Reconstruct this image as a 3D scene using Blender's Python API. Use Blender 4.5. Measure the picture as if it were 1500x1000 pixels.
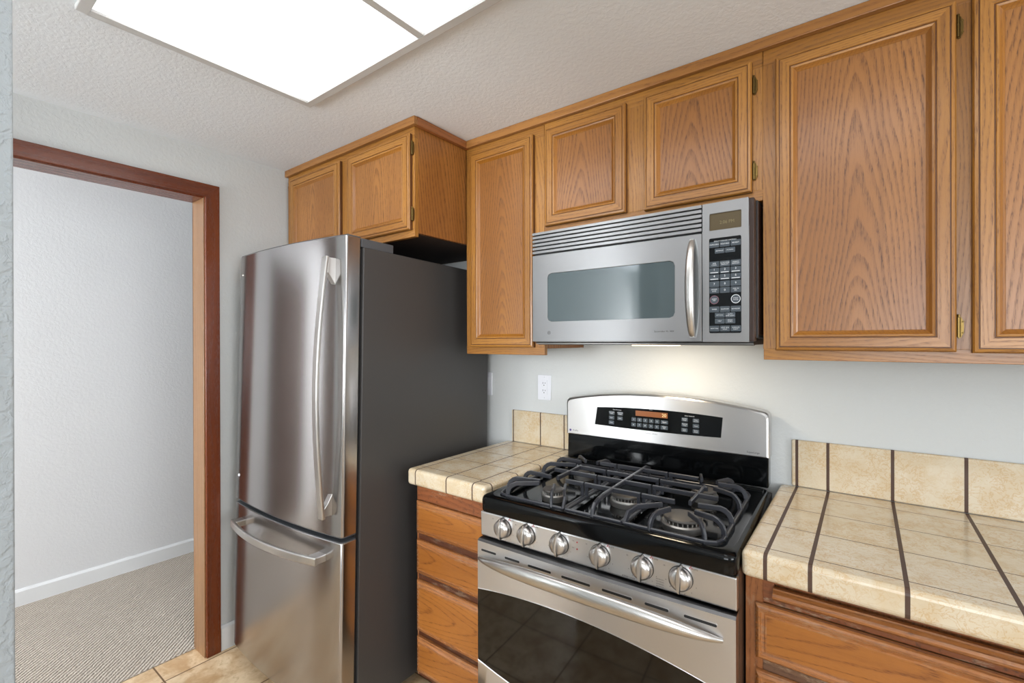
import bpy, math, random
from mathutils import Vector, Matrix
random.seed(4)
S = bpy.context.scene
for o in list(bpy.data.objects): bpy.data.objects.remove(o)
COL = S.collection
R = math.radians

# ------------------------------------------------------------------ camera
CAMP = Vector((0, -1.831, 1.407))
th, pi_, ro = R(37.029), R(-.088), R(-.146)
d = Vector((-math.sin(th)*math.cos(pi_), math.cos(th)*math.cos(pi_), math.sin(pi_)))
r = Vector((math.cos(th), math.sin(th), 0)); u = r.cross(d)
r2 = r*math.cos(ro)+u*math.sin(ro); u2 = u*math.cos(ro)-r*math.sin(ro)
cd = bpy.data.cameras.new('camera'); cam = bpy.data.objects.new('camera', cd); COL.objects.link(cam)
cam.matrix_world = Matrix(((r2.x, u2.x, -d.x, CAMP.x), (r2.y, u2.y, -d.y, CAMP.y), (r2.z, u2.z, -d.z, CAMP.z), (0, 0, 0, 1)))
cd.sensor_width = 36; cd.lens = 686.66*36/1500; cd.clip_start = .02
S.camera = cam
# ------------------------------------------------------------------ world, light, exposure
W = bpy.data.worlds.new('daylight'); S.world = W; W.use_nodes = True
W.node_tree.nodes['Background'].inputs[0].default_value = (.80, .90, 1, 1)
W.node_tree.nodes['Background'].inputs[1].default_value = 1.2
S.view_settings.view_transform = 'Standard'; S.view_settings.look = 'None'
S.view_settings.gamma = 1; S.view_settings.use_curve_mapping = False
S.view_settings.exposure = 0.0

def area(name, loc, aim, sx, sy, power, col):
    l = bpy.data.lights.new(name, 'AREA'); l.shape = 'RECTANGLE'; l.size = sx; l.size_y = sy
    l.energy = power; l.color = col
    o = bpy.data.objects.new(name, l); COL.objects.link(o); o.location = loc
    o.rotation_euler = (Vector(aim)-Vector(loc)).to_track_quat('-Z', 'Y').to_euler()
    return o
area('back_window_ceiling_fill', (.9, -4.55, 1.45), (-1.2, -1.6, 4.6), 2.2, 1.5, 94, (.93, .97, 1))  # window lamp tilted steeply up as added fill for the ceiling
area('right_window_ceiling_fill', (3.05, -1.9, 1.5), (-.2, -1.7, 3.2), 1.5, 1.2, 62, (.93, .97, 1))  # aimed upward too, added fill for the ceiling on the right
area('dining_window_ceiling_fill', (-1.9, -4.55, 1.5), (-1.9, -1.0, 3.6), 1.0, 1.1, 112, (.93, .97, 1))  # upturned window lamp, extra fill bounced off the ceiling
area('daylight_hall_window', (-3.05, -4.05, 1.4), (-3.3, 0, .9), .9, 1.5, 105, (.96, .98, 1))
PANEL_EMIT = 4.6

# ------------------------------------------------------------------ materials
def lin(c):
    if isinstance(c, str): c = tuple(int(c[i:i+2], 16)/255 for i in (0, 2, 4))
    return tuple((x/12.92 if x <= .04045 else ((x+.055)/1.055)**2.4) for x in c)+(1,)
class N:
    def __init__(s, name):
        s.m = bpy.data.materials.new(name); s.m.use_nodes = True; s.t = s.m.node_tree
        s.b = s.t.nodes['Principled BSDF']
    def n(s, typ, **k):
        x = s.t.nodes.new(typ)
        for a, b in k.items(): setattr(x, a, b)
        return x
    def setin(s, i, v):
        if isinstance(v, bpy.types.NodeSocket): s.t.links.new(v, i)
        else: i.default_value = v
    def math(s, op, a, b=0, c=None, clamp=False):
        x = s.n('ShaderNodeMath', operation=op, use_clamp=clamp); s.setin(x.inputs[0], a); s.setin(x.inputs[1], b)
        if c is not None: s.setin(x.inputs[2], c)
        return x.outputs[0]
    def mix(s, f, a, b, mode='MIX'):
        x = s.n('ShaderNodeMix', data_type='RGBA', blend_type=mode)
        s.setin(x.inputs[0], f); s.setin(x.inputs[6], a); s.setin(x.inputs[7], b); return x.outputs[2]
    def coords(s, rnd=False):
        tc = s.n('ShaderNodeTexCoord'); v = tc.outputs['Object']
        if rnd:
            oi = s.n('ShaderNodeObjectInfo'); a = s.math('MULTIPLY', oi.outputs['Random'], 37.0)
            c = s.n('ShaderNodeCombineXYZ'); s.setin(c.inputs[0], a); s.setin(c.inputs[1], a); s.setin(c.inputs[2], a)
            q = s.n('ShaderNodeVectorMath', operation='ADD'); s.setin(q.inputs[0], v); s.setin(q.inputs[1], c.outputs[0])
            return v, q.outputs[0]
        return v
    def scale(s, v, sc):
        x = s.n('ShaderNodeVectorMath', operation='MULTIPLY'); s.setin(x.inputs[0], v); x.inputs[1].default_value = sc; return x.outputs[0]
    def noise(s, v, scale=1, detail=2, rough=.5, dist=0):
        x = s.n('ShaderNodeTexNoise'); s.setin(x.inputs['Vector'], v); x.inputs['Scale'].default_value = scale
        x.inputs['Detail'].default_value = detail; x.inputs['Roughness'].default_value = rough; x.inputs['Distortion'].default_value = dist
        return x.outputs[0]
    def ramp(s, f, lo, hi, a=0., b=1.):
        x = s.n('ShaderNodeMapRange', interpolation_type='SMOOTHSTEP'); s.setin(x.inputs[0], f)
        x.inputs[1].default_value = lo; x.inputs[2].default_value = hi; x.inputs[3].default_value = a; x.inputs[4].default_value = b
        return x.outputs[0]
    def bump(s, h, dist, strength=1):
        x = s.n('ShaderNodeBump'); s.setin(x.inputs['Height'], h); x.inputs['Distance'].default_value = dist; x.inputs['Strength'].default_value = strength
        s.t.links.new(x.outputs[0], s.b.inputs['Normal']); return x
    def set(s, **k):
        for a, v in k.items(): s.setin(s.b.inputs[a.replace('_', ' ')], v)
        return s.m
    def sep(s, v):
        x = s.n('ShaderNodeSeparateXYZ'); s.setin(x.inputs[0], v); return x.outputs

def plain(name, col, rough=.5, metal=0, **k):
    m = N(name); return m.set(Base_Color=lin(col), Roughness=rough, Metallic=metal, **k)

def oak(name, base, dark, axis='z', cath=0., rough=.34, worn=0., freq=70., coat=.18, con=1., thin=0.):
    m = N(name); v, vr = m.coords(True); o = m.sep(v)
    def sc(across, along): return tuple(along if ax == axis else across for ax in 'xyz')
    if axis == 'z': a = m.math('ADD', o[0], o[1]); b = o[2]
    elif axis == 'x': a = m.math('ADD', o[2], o[1]); b = o[0]
    else: a = m.math('ADD', o[2], o[0]); b = o[1]
    low = m.math('SUBTRACT', m.noise(m.scale(vr, sc(4.5, 1.1)), 1, 2, .5), .5)
    mid = m.math('SUBTRACT', m.noise(m.scale(vr, sc(28, 3.0)), 1, 3, .6), .5)
    fine = m.noise(m.scale(vr, sc(520, 45)), 1, 2, .7)
    streak = m.noise(m.scale(vr, sc(70, 1.5)), 1, 3, .6)
    if cath:
        f = m.math('ADD', m.math('SQRT', m.math('ADD', m.math('MULTIPLY', a, a), .0009)), m.math('MULTIPLY', b, cath))
        f = m.math('ADD', f, m.math('MULTIPLY', low, .10))
    else: f = m.math('ADD', a, m.math('MULTIPLY', low, .16))
    f = m.math('ADD', f, m.math('MULTIPLY', mid, .010))
    fr = m.math('FRACT', m.math('ADD', m.math('MULTIPLY', f, freq), 50.))
    ring = m.math('MULTIPLY', m.ramp(fr, .25+thin, .85), m.ramp(fr, .88, 1., 1., 0.))
    pores = m.ramp(fine, .47, .66)
    g = m.math('MULTIPLY', ring, m.math('ADD', .35, m.math('MULTIPLY', pores, .65)))
    g = m.math('ADD', m.math('MULTIPLY', g, .8*con), m.math('ADD', m.math('MULTIPLY', pores, .13), m.math('MULTIPLY', m.ramp(streak, .5, .75), .25)), clamp=True)
    L = lin(base)
    tone = m.mix(m.ramp(low, -.2, .2), tuple(x*1.06 for x in L[:3])+(1,), (L[0]*.80, L[1]*.74, L[2]*.66, 1))
    c = m.mix(g, tone, lin(dark))
    if worn:
        w = m.ramp(m.noise(m.scale(vr, sc(26, 9)), 1, 6, .8), .52, .64); w = m.math('MULTIPLY', w, worn)
        c = m.mix(w, c, lin('b09a80'))
        w2 = m.ramp(m.noise(vr, 55, 4, .7), .55, .68); c = m.mix(m.math('MULTIPLY', w2, worn), c, lin('3a241a'))
    m.bump(m.math('SUBTRACT', 1, g), .0003, .4)
    return m.set(Base_Color=c, Roughness=m.math('ADD', rough, m.math('MULTIPLY', g, .15)), Coat_Weight=coat, Coat_Roughness=.2)

OK_V = oak('oak_vertical', 'a37030', '623a16', 'z', freq=95, con=.85)
OK_H = oak('oak_horizontal', 'a37030', '623a16', 'x', freq=95, con=.85)
OK_P = oak('oak_cathedral_panel', '9a6733', '55300f', 'z', cath=.12, freq=98, con=1.0)
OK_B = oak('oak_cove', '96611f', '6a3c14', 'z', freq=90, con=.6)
OK_S = oak('oak_side_panel', '9c6630', '522c10', 'z', cath=.2, freq=60)
OK_C = oak('oak_top_moulding', 'a3713a', '74481f', 'x', freq=50)
OK_CY = oak('oak_top_moulding_side', '945b30', '6c4020', 'y', freq=50)
OK_G = plain('shaded_groove', '5a3516', .45)  # crevice shade of the door mouldings, painted in as a dark colour
BO_V = oak('base_oak_vertical', '9c6238', '663719', 'z', worn=.25)
BO_H = oak('base_oak_worn_rail', '935733', '5f331c', 'x', worn=.6)
BO_D = oak('base_oak_drawer', 'a5682e', '5c2b0a', 'x', cath=.10, freq=75, rough=.28, thin=.45, con=.95)
BO_M = oak('base_oak_moulding', 'a96f40', '6c4020', 'x', worn=.2, rough=.25)
BO_G = plain('base_shaded_groove', '4a2812', .45)  # same painted groove shade in the base cabinet tone
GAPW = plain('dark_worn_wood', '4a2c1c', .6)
CAS = oak('casing_red_brown', '6f3212', '451a07', 'z', freq=30, rough=.25, con=.5)
CASH = oak('casing_red_brown_head', '6f3212', '451a07', 'y', freq=30, rough=.25, con=.5)
JAMB = oak('jamb_brown', '86623f', '5c3d22', 'z', freq=40, rough=.35, worn=.1, con=.5)
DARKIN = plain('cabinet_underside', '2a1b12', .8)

def plaster(name, col, amp, sc=26, rough=.75):
    m = N(name); v = m.coords()
    h = m.math('ADD', m.ramp(m.noise(v, sc*2.2, 3, .55, .4), .40, .62), m.math('MULTIPLY', m.noise(v, sc*5, 2), .35))
    m.bump(h, amp, .9)
    c = m.mix(m.noise(v, 1.3, 2), lin(col), tuple(x*.95 for x in lin(col)[:3])+(1,))
    return m.set(Base_Color=c, Roughness=rough)
WALL = plaster('wall_paint', 'd0d2d1', .0003, 34)
WALLH = plaster('hall_wall_paint', 'dadadb', .0003, 34)
CEIL = plaster('ceiling_texture', 'e6eaee', .00035, 38)
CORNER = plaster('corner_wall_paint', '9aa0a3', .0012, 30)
TRIMW = plain('white_trim', 'dfe0e1', .4)
FRW = plain('light_frame', 'c4c3c1', .45)

def floor_tile():
    m = N('floor_tile'); v = m.coords(); o = m.sep(v)
    def line(c, off):
        t = m.math('DIVIDE', m.math('SUBTRACT', c, off), .33); fr = m.math('FRACT', m.math('ADD', t, 100.5))
        return m.math('LESS_THAN', m.math('ABSOLUTE', m.math('SUBTRACT', fr, .5)), .009)
    g = m.math('MAXIMUM', line(o[0], -2.32), line(o[1], -1.152))
    n1 = m.ramp(m.noise(v, 9, 5, .6, .5), .35, .68); n2 = m.ramp(m.noise(v, 40, 4, .6), .5, .7)
    c = m.mix(n1, lin('dcc3a0'), lin('b8946a')); c = m.mix(m.math('MULTIPLY', n2, .5), c, lin('a88458'))
    c = m.mix(g, c, lin('6d5238'))
    m.bump(m.math('SUBTRACT', 1, g), .002)
    return m.set(Base_Color=c, Roughness=m.math('ADD', .28, m.math('MULTIPLY', g, .4)))
FLOOR = floor_tile()
def carpet():
    m = N('carpet'); v = m.coords(); o = m.sep(v)
    w = m.n('ShaderNodeTexWave', wave_type='BANDS', bands_direction='DIAGONAL'); m.setin(w.inputs['Vector'], v)
    w.inputs['Scale'].default_value = 30; w.inputs['Distortion'].default_value = 1.2; w.inputs['Detail'].default_value = 1
    vo = m.n('ShaderNodeTexVoronoi'); m.setin(vo.inputs['Vector'], v); vo.inputs['Scale'].default_value = 120
    h = m.math('ADD', w.outputs[1], m.math('MULTIPLY', m.math('SUBTRACT', 1, vo.outputs[0]), .8))
    m.bump(h, .004, 1)
    c = m.mix(m.math('MULTIPLY', h, .55), lin('8d8074'), lin('cfc6b9'))
    c = m.mix(m.noise(v, 3, 3), c, tuple(x*.86 for x in lin('b9ad9f')[:3])+(1,))
    return m.set(Base_Color=c, Roughness=.95)
CARPET = carpet()

def steel(name, col='c6c4c2', rough=.27, axis='x', bump=0):
    m = N(name); v = m.coords()
    sc = (1.5, 500, 500) if axis == 'x' else (500, 500, 1.5)
    n = m.noise(m.scale(v, sc), 1, 2, .6); (m.bump(n, bump, .25) if bump else None)
    if axis == 'x':
        tg = m.n('ShaderNodeTangent', direction_type='RADIAL', axis='Z'); m.t.links.new(tg.outputs[0], m.b.inputs['Tangent'])
        m.b.inputs['Anisotropic'].default_value = .75; m.b.inputs['Anisotropic Rotation'].default_value = .25
    return m.set(Base_Color=lin(col), Metallic=1, Roughness=m.math('ADD', rough-.03, m.math('MULTIPLY', n, .06)))
ST = steel('brushed_steel', 'cccac9', .33); STV = steel('fridge_steel', 'b0adac', .2, 'x')
STH = steel('handle_steel', 'c8c5c1', .3, 'z'); STK = steel('knob_steel', 'c6c2be', .3, 'z')
STM = steel('microwave_steel', '9c9c9d', .42)
FRS = N('fridge_side_charcoal')
_v = FRS.coords(); FRS.bump(FRS.noise(_v, 900, 2), .0002, .5); FRS = FRS.set(Base_Color=lin('403e3d'), Roughness=.42)
DGREY = plain('dark_grey_plastic', '4b4d50', .45)
BLACK = plain('gloss_black_enamel', '050607', .1, Specular_IOR_Level=.27)
BLKM = plain('matte_black', '121212', .5)
GASK = plain('black_gasket', '0c0c0d', .6)
GLASSB = plain('dark_glass', '0b0a08', .05)
MWG = N('microwave_window_glass'); _v = MWG.coords(); _o = MWG.sep(_v)
_dx = MWG.math('SINE', MWG.math('MULTIPLY', _o[0], 2200.)); _dz = MWG.math('SINE', MWG.math('MULTIPLY', _o[2], 2200.))
_dd = MWG.ramp(MWG.math('MULTIPLY', _dx, _dz), .0, .7)
MWG = MWG.set(Base_Color=MWG.mix(_dd, lin('3f4a4c'), lin('59666a')), Roughness=.07, Coat_Weight=.5, Coat_Roughness=.03)
IRON = plain('cast_iron_grate', '303136', .3)
CAPM = plain('burner_cap', '4d4945', .4, .3)
ALU = plain('burner_aluminium', '9a9691', .4, .85)
KEYB = plain('key_black', '191a1c', .2)
KEYG = plain('key_slate', '3c444b', .35)
PRINT = plain('white_print', 'd8dadc', .5)
PRDK = plain('dark_print', '33312f', .5)
PRRED = plain('red_print', 'a8303a', .5)
PURP = plain('purple_print', '4b3a78', .5)
BRASS = plain('antique_brass', '6e5a34', .35, 1)
WPL = plain('white_plastic', 'e3e4ea', .35)
SLOT = plain('slot_dark', '1a1a1a', .7)
def emit(name, col, st, base='000000'):
    m = N(name); return m.set(Base_Color=lin(base), Emission_Color=lin(col), Emission_Strength=st, Roughness=.3)
AMBER = emit('amber_display', 'c8701e', .55); DIGIT = emit('lit_digits', 'ffdfa0', 1.4)
OLIVE = emit('olive_display', '7a6640', .35, '2c2412'); MWDIG = emit('faint_digits', 'b9a874', .5)
m_ = N('light_diffuser'); _v = m_.coords()
_h = m_.noise(_v, 300, 1)
_y = m_.sep(_v)[1]      # two fluorescent tubes glow through the acrylic, dimmer towards the rim
_t1 = m_.ramp(m_.math('ABSOLUTE', m_.math('SUBTRACT', _y, .19)), 0, .21, 1, 0); _t2 = m_.ramp(m_.math('ABSOLUTE', m_.math('ADD', _y, .05)), 0, .21, 1, 0)
DIFF = m_.set(Base_Color=lin('d8dadc'), Emission_Color=lin('f6f9fc'), Emission_Strength=m_.math('ADD', .72, m_.math('MULTIPLY', m_.math('ADD', _t1, _t2), PANEL_EMIT)), Roughness=.4)
LAMPG = emit('lamp_lens', 'ffe0b0', 6., 'ffffff')

def tile(name, xs, ysA, ysB=(), xsplit=None, gx=.004, gy=.0013, z_only=False):
    m = N(name); v = m.coords(); o = m.sep(v)
    def lines(c, L, w):
        acc = None
        for q in L:
            k = m.math('LESS_THAN', m.math('ABSOLUTE', m.math('SUBTRACT', c, q)), w)
            acc = k if acc is None else m.math('MAXIMUM', acc, k)
        return acc
    g = lines(o[0], xs, gx)
    if not z_only:
        ya = lines(o[1], ysA, gy)
        if ysB:
            side = m.math('GREATER_THAN', o[0], xsplit)
            ya = m.math('MULTIPLY', ya, m.math('SUBTRACT', 1, side))
            ya = m.math('MAXIMUM', ya, m.math('MULTIPLY', lines(o[1], ysB, gy*1.6), side))
        up = m.sep(m.n('ShaderNodeNewGeometry').outputs['True Normal'])
        g = m.math('MAXIMUM', g, ya)
    a = m.noise(v, 62, 4, .6, .6); b = m.ramp(m.math('ABSOLUTE', m.math('SUBTRACT', a, .5)), 0, .05, 1, 0)
    k = m.ramp(m.noise(v, 9, 3), .38, .56, .35, 1.)
    c = m.mix(m.ramp(m.noise(v, 18, 4), .4, .65), lin('d2c4ab'), lin('cbb899'))
    c = m.mix(m.math('MULTIPLY', m.math('MULTIPLY', b, k), .42), c, lin('b98a4a'))
    c = m.mix(g, c, lin('4c362a'))
    m.bump(m.math('SUBTRACT', 1, g), .0016, 1)
    return m.set(Base_Color=c, Roughness=m.math('ADD', .2, m.math('MULTIPLY', g, .5)), Coat_Weight=.2, Coat_Roughness=.1)

# ------------------------------------------------------------------ mesh builder
class MB:
    def __init__(s): s.v = []; s.f = []; s.mi = []; s.sm = []
    def add(s, vs, fs, mi=0, smooth=False):
        k = len(s.v); s.v += [tuple(p) for p in vs]
        for i, f in enumerate(fs):
            s.f.append([k+q for q in f]); s.mi.append(mi if isinstance(mi, int) else mi[i]); s.sm.append(smooth)
        return s
    def box(s, x0, x1, y0, y1, z0, z1, mi=0, c=0.):
        if c <= 0:
            vs = [(x, y, z) for z in (z0, z1) for y in (y0, y1) for x in (x0, x1)]
            return s.add(vs, [(0, 2, 3, 1), (4, 5, 7, 6), (0, 1, 5, 4), (2, 6, 7, 3), (0, 4, 6, 2), (1, 3, 7, 5)], mi)
        # chamfered box
        vs = []; idx = {}
        for ix, X in enumerate((x0, x1)):
            for iy, Y in enumerate((y0, y1)):
                for iz, Z in enumerate((z0, z1)):
                    sx, sy, sz = (1 if ix == 0 else -1), (1 if iy == 0 else -1), (1 if iz == 0 else -1)
                    for a in range(3):
                        p = [X+sx*c, Y+sy*c, Z+sz*c]; p[a] = (X, Y, Z)[a]
                        idx[(ix, iy, iz, a)] = len(vs); vs.append(p)
        F = []
        for a in range(3):
            for e in (0, 1):
                q = []
                for (b_, c_) in ((0, 0), (0, 1), (1, 1), (1, 0)):
                    k = [0, 0, 0]; k[a] = e; o = [i for i in range(3) if i != a]; k[o[0]] = b_; k[o[1]] = c_
                    q.append(idx[(*k, a)])
                F.append(q if e == (a != 1) else q[::-1])
        for a in range(3):
            o = [i for i in range(3) if i != a]
            for b_ in (0, 1):
                for c_ in (0, 1):
                    k0 = [0, 0, 0]; k0[o[0]] = b_; k0[o[1]] = c_; k1 = list(k0); k1[a] = 1
                    F.append([idx[(*k0, o[0])], idx[(*k1, o[0])], idx[(*k1, o[1])], idx[(*k0, o[1])]])
        for ix in (0, 1):
            for iy in (0, 1):
                for iz in (0, 1): F.append([idx[(ix, iy, iz, a)] for a in range(3)])
        return s.add(vs, F, mi)
    def prism(s, pts, axis, a, b, mi=0, smooth=False):
        """pts = 2D outline in the plane normal to axis; 'x':(y,z) 'y':(x,z) 'z':(x,y)"""
        def P(p, t):
            return (t, p[0], p[1]) if axis == 'x' else ((p[0], t, p[1]) if axis == 'y' else (p[0], p[1], t))
        n = len(pts); vs = [P(p, a) for p in pts]+[P(p, b) for p in pts]
        s.add(vs, [[i, (i+1) % n, n+(i+1) % n, n+i] for i in range(n)], mi, smooth)
        s.add(vs, [list(range(n))[::-1], [n+i for i in range(n)]], mi)
        return s
    def tube(s, path, rad, seg=10, mi=0, caps=True, flat=None, up=(0, 0, 1)):
        path = [Vector(p) for p in path]; n = len(path); rings = []
        for i, p in enumerate(path):
            t = (path[min(i+1, n-1)]-path[max(i-1, 0)]).normalized()
            U = Vector(up); 
            if abs(t.dot(U)) > .98: U = Vector((0, 1, 0))
            a = t.cross(U).normalized(); b = a.cross(t).normalized()
            ra = rad[i] if isinstance(rad, (list, tuple)) else rad
            rb = ra if flat is None else (flat[i] if isinstance(flat, (list, tuple)) else flat)
            rings.append([p+a*ra*math.cos(2*math.pi*k/seg)+b*rb*math.sin(2*math.pi*k/seg) for k in range(seg)])
        vs = [q for rg in rings for q in rg]; fs = []
        for i in range(n-1):
            for k in range(seg): fs.append([i*seg+k, i*seg+(k+1) % seg, (i+1)*seg+(k+1) % seg, (i+1)*seg+k])
        s.add(vs, fs, mi, True)
        if caps: s.add([rings[0][k] for k in range(seg)]+[rings[-1][k] for k in range(seg)], [list(range(seg))[::-1], [seg+k for k in range(seg)]], mi)
        return s
    def bar(s, path, w, h, mi=0, up=(0, 0, 1)):
        """rectangular section sweep with small chamfers, w across, h along up"""
        path = [Vector(p) for p in path]; n = len(path); c = min(w, h)*.22; rings = []
        pr = [(-w/2+c, -h/2), (w/2-c, -h/2), (w/2, -h/2+c), (w/2, h/2-c), (w/2-c, h/2), (-w/2+c, h/2), (-w/2, h/2-c), (-w/2, -h/2+c)]
        for i, p in enumerate(path):
            t = (path[min(i+1, n-1)]-path[max(i-1, 0)]).normalized(); U = Vector(up)
            a = t.cross(U)
            if a.length < .25:
                hd = path[-1]-path[0]; hd -= U*hd.dot(U)
                if hd.length < 1e-4: hd = Vector((1, 0, 0)) if abs(U.x) < .5 else Vector((0, 1, 0))
                a = hd.cross(U)
            a.normalize(); b = a.cross(t).normalized()
            rings.append([p+a*x+b*y for x, y in pr])
        vs = [q for rg in rings for q in rg]; fs = []
        for i in range(n-1):
            for k in range(8): fs.append([i*8+k, i*8+(k+1) % 8, (i+1)*8+(k+1) % 8, (i+1)*8+k])
        s.add(vs, fs+[list(range(8))[::-1], [(n-1)*8+k for k in range(8)]], mi); return s
    def lathe(s, prof, c=(0, 0, 0), axis='z', seg=32, mi=0, sx=1., sy=1., smooth=True):
        vs = []; m = len(prof)
        for k in range(seg):
            a = 2*math.pi*k/seg
            for rr, h in prof:
                X, Y = rr*math.cos(a)*sx, rr*math.sin(a)*sy
                vs.append((c[0]+X, c[1]+Y, c[2]+h) if axis == 'z' else (c[0]+X, c[1]-h, c[2]+Y))
        fs = [[k*m+i, ((k+1) % seg)*m+i, ((k+1) % seg)*m+i+1, k*m+i+1] for k in range(seg) for i in range(m-1)]
        return s.add(vs, fs, mi, smooth)
    def frame(s, x0, x1, z0, z1, yb, prof, mv=0, mh=1, smooth=False, groove=(), cove=()):
        """mitred rectangular frame; prof = [(inset, front depth)], front faces -y"""
        def ring(w, dd): return [(x0+w, yb-dd, z0+w), (x1-w, yb-dd, z0+w), (x1-w, yb-dd, z1-w), (x0+w, yb-dd, z1-w)]
        vs = []; 
        for w, dd in prof: vs += ring(w, dd)
        fs = []; mi = []
        for i in range(len(prof)-1):
            for k in range(4):
                fs.append([i*4+k, i*4+(k+1) % 4, (i+1)*4+(k+1) % 4, (i+1)*4+k]); mi.append(2 if i in groove else 3 if i in cove else (mh if k in (0, 2) else mv))
        return s.add(vs, fs, mi, smooth)
    def text(s, body, x, z, size, y, mi=0, align='CENTER', sx=1.):
        """lettering standing on a plane facing -y"""
        cu = bpy.data.curves.new('lettering', 'FONT'); cu.body = body; cu.size = size; cu.align_x = align; cu.resolution_u = 2
        cu.align_y = 'CENTER'; ob = bpy.data.objects.new('lettering', cu); COL.objects.link(ob)
        dg = bpy.context.evaluated_depsgraph_get(); me = ob.evaluated_get(dg).to_mesh()
        s.add([(x+p.co.x*sx, y, z+p.co.y) for p in me.vertices], [list(p.vertices) for p in me.polygons], mi)
        ob.evaluated_get(dg).to_mesh_clear(); bpy.data.objects.remove(ob); bpy.data.curves.remove(cu)
        return s
    def build(s, name, mats, parent=None, loc=(0, 0, 0), bevel=0., seg=2, recalc=True):
        L = Vector(loc); me = bpy.data.meshes.new(name)
        me.from_pydata([(p[0]-L.x, p[1]-L.y, p[2]-L.z) for p in s.v], [], s.f)
        if not isinstance(mats, (list, tuple)): mats = [mats]
        for m in mats: me.materials.append(m)
        me.polygons.foreach_set('material_index', s.mi); me.polygons.foreach_set('use_smooth', s.sm)
        if recalc:
            import bmesh
            b = bmesh.new(); b.from_mesh(me); bmesh.ops.remove_doubles(b, verts=b.verts, dist=1e-6)
            bmesh.ops.recalc_face_normals(b, faces=b.faces); b.to_mesh(me); b.free()
        me.update()
        if any(s.sm): me.set_sharp_from_angle(angle=R(32))
        o = bpy.data.objects.new(name, me); COL.objects.link(o); o.location = loc
        if parent: o.parent = parent
        if bevel:
            md = o.modifiers.new('b', 'BEVEL'); md.width = bevel; md.segments = seg; md.limit_method = 'ANGLE'; md.angle_limit = R(40)
            md.harden_normals = False
        return o
def tag(o, label=None, cat=None, group=None, kind=None):
    if label: o['label'] = label
    if cat: o['category'] = cat
    if group: o['group'] = group
    if kind: o['kind'] = kind
    return o
def empty(name, loc, label, cat, group=None, rot=(0, 0, 0)):
    o = bpy.data.objects.new(name, None); COL.objects.link(o); o.location = loc; o.rotation_euler = rot; o.empty_display_size = .05
    return tag(o, label, cat, group)
def struct(o): o['kind'] = 'structure'; return o
def rrect(x0, x1, z0, z1, rad, n=5):
    P = []
    for cx, cz, a0 in ((x1-rad, z0+rad, -90), (x1-rad, z1-rad, 0), (x0+rad, z1-rad, 90), (x0+rad, z0+rad, 180)):
        for i in range(n+1):
            a = R(a0+90*i/n); P.append((cx+rad*math.cos(a), cz+rad*math.sin(a)))
    return P

# ------------------------------------------------------------------ room shell
H = 2.269; XW = -2.35; XB = 3.1; YB = -4.6
struct(MB().box(-2.455, XB+.1, YB-.1, .1, -.1, 0).build('floor', FLOOR))
struct(MB().box(-3.75, -2.455, YB-.1, 1.5, -.1, .004).build('floor_hall', CARPET))
struct(MB().box(XW-.115, XB+.1, YB-.1, .1, H, H+.1).build('ceiling', CEIL))
struct(MB().box(-3.75, XW-.115, YB-.1, 1.5, 2.42, 2.52).build('ceiling_hall', CEIL))
struct(MB().box(XW-.115, XB+.1, 0, .1, 0, H).build('wall_back', WALL))
OY0, OY1, OZ = -1.80, -.975, 2.062      # rough opening in the left wall
lw = MB().box(XW-.115, XW, OY1, 0, 0, H).box(XW-.115, XW, OY0, OY1, OZ, H).box(XW-.115, XW, YB, OY0, 0, H)
lw.box(XW-.115, XW, 0, 1.5, 0, 2.42)
struct(lw.build('wall_left', WALL))
struct(MB().box(-3.72, -3.6, YB-.1, 1.5, 0, 2.42).build('wall_hall', WALLH))
struct(MB().box(-3.72, XW, 1.4, 1.5, 0, 2.42).build('wall_hall_end', WALLH))
# wall nearest the camera, only its corner shows at the left edge
ye = -1.7215
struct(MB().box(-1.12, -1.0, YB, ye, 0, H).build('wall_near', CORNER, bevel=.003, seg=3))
# back and right walls with their windows (behind the camera, they let the daylight in)
def holed(name, ax, p0, p1, a0, a1, z1, holes, mat):
    m = MB(); cur = a0
    def B(u0, u1, zz0, zz1):
        if ax == 'y': m.box(u0, u1, p0, p1, zz0, zz1)
        else: m.box(p0, p1, u0, u1, zz0, zz1)
    for (h0, h1, hz0, hz1) in holes:
        B(cur, h0, 0, z1); B(h0, h1, 0, hz0); B(h0, h1, hz1, z1); cur = h1
    B(cur, a1, 0, z1); return struct(m.build(name, mat))
holed('wall_front', 'y', YB-.1, YB, XW-.115, XB+.1, H, [(-2.3, -1.4, .95, 2.05), (-.2, 2.0, .7, 2.1)], WALL)
holed('wall_right', 'x', XB, XB+.1, YB, .1, H, [(-2.65, -1.15, .95, 2.1)], WALL)
holed('wall_hall_front', 'y', YB-.1, YB, -3.72, XW-.115, 2.42, [(-3.5, -2.6, .6, 2.1)], WALLH)
def window(n, ax, p, u0, u1, z0, z1):
    f = MB(); t = .045
    def B(a0, a1, b0, b1, q=.05):
        if ax == 'y': f.box(a0, a1, p-q/2, p+q/2, b0, b1)
        else: f.box(p-q/2, p+q/2, a0, a1, b0, b1)
    B(u0, u0+t, z0, z1); B(u1-t, u1, z0, z1); B(u0+t, u1-t, z0, z0+t); B(u0+t, u1-t, z1-t, z1); B((u0+u1)/2-t/2, (u0+u1)/2+t/2, z0+t, z1-t, .04)
    w = struct(f.build('window_%d' % n, TRIMW, bevel=.003))
    return w
window(1, 'y', YB-.05, -.2, 2.0, .7, 2.1); window(2, 'y', YB-.05, -2.3, -1.4, .95, 2.05)
window(3, 'x', XB+.05, -2.65, -1.15, .95, 2.1); window(4, 'y', YB-.05, -3.5, -2.6, .6, 2.1)

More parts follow.
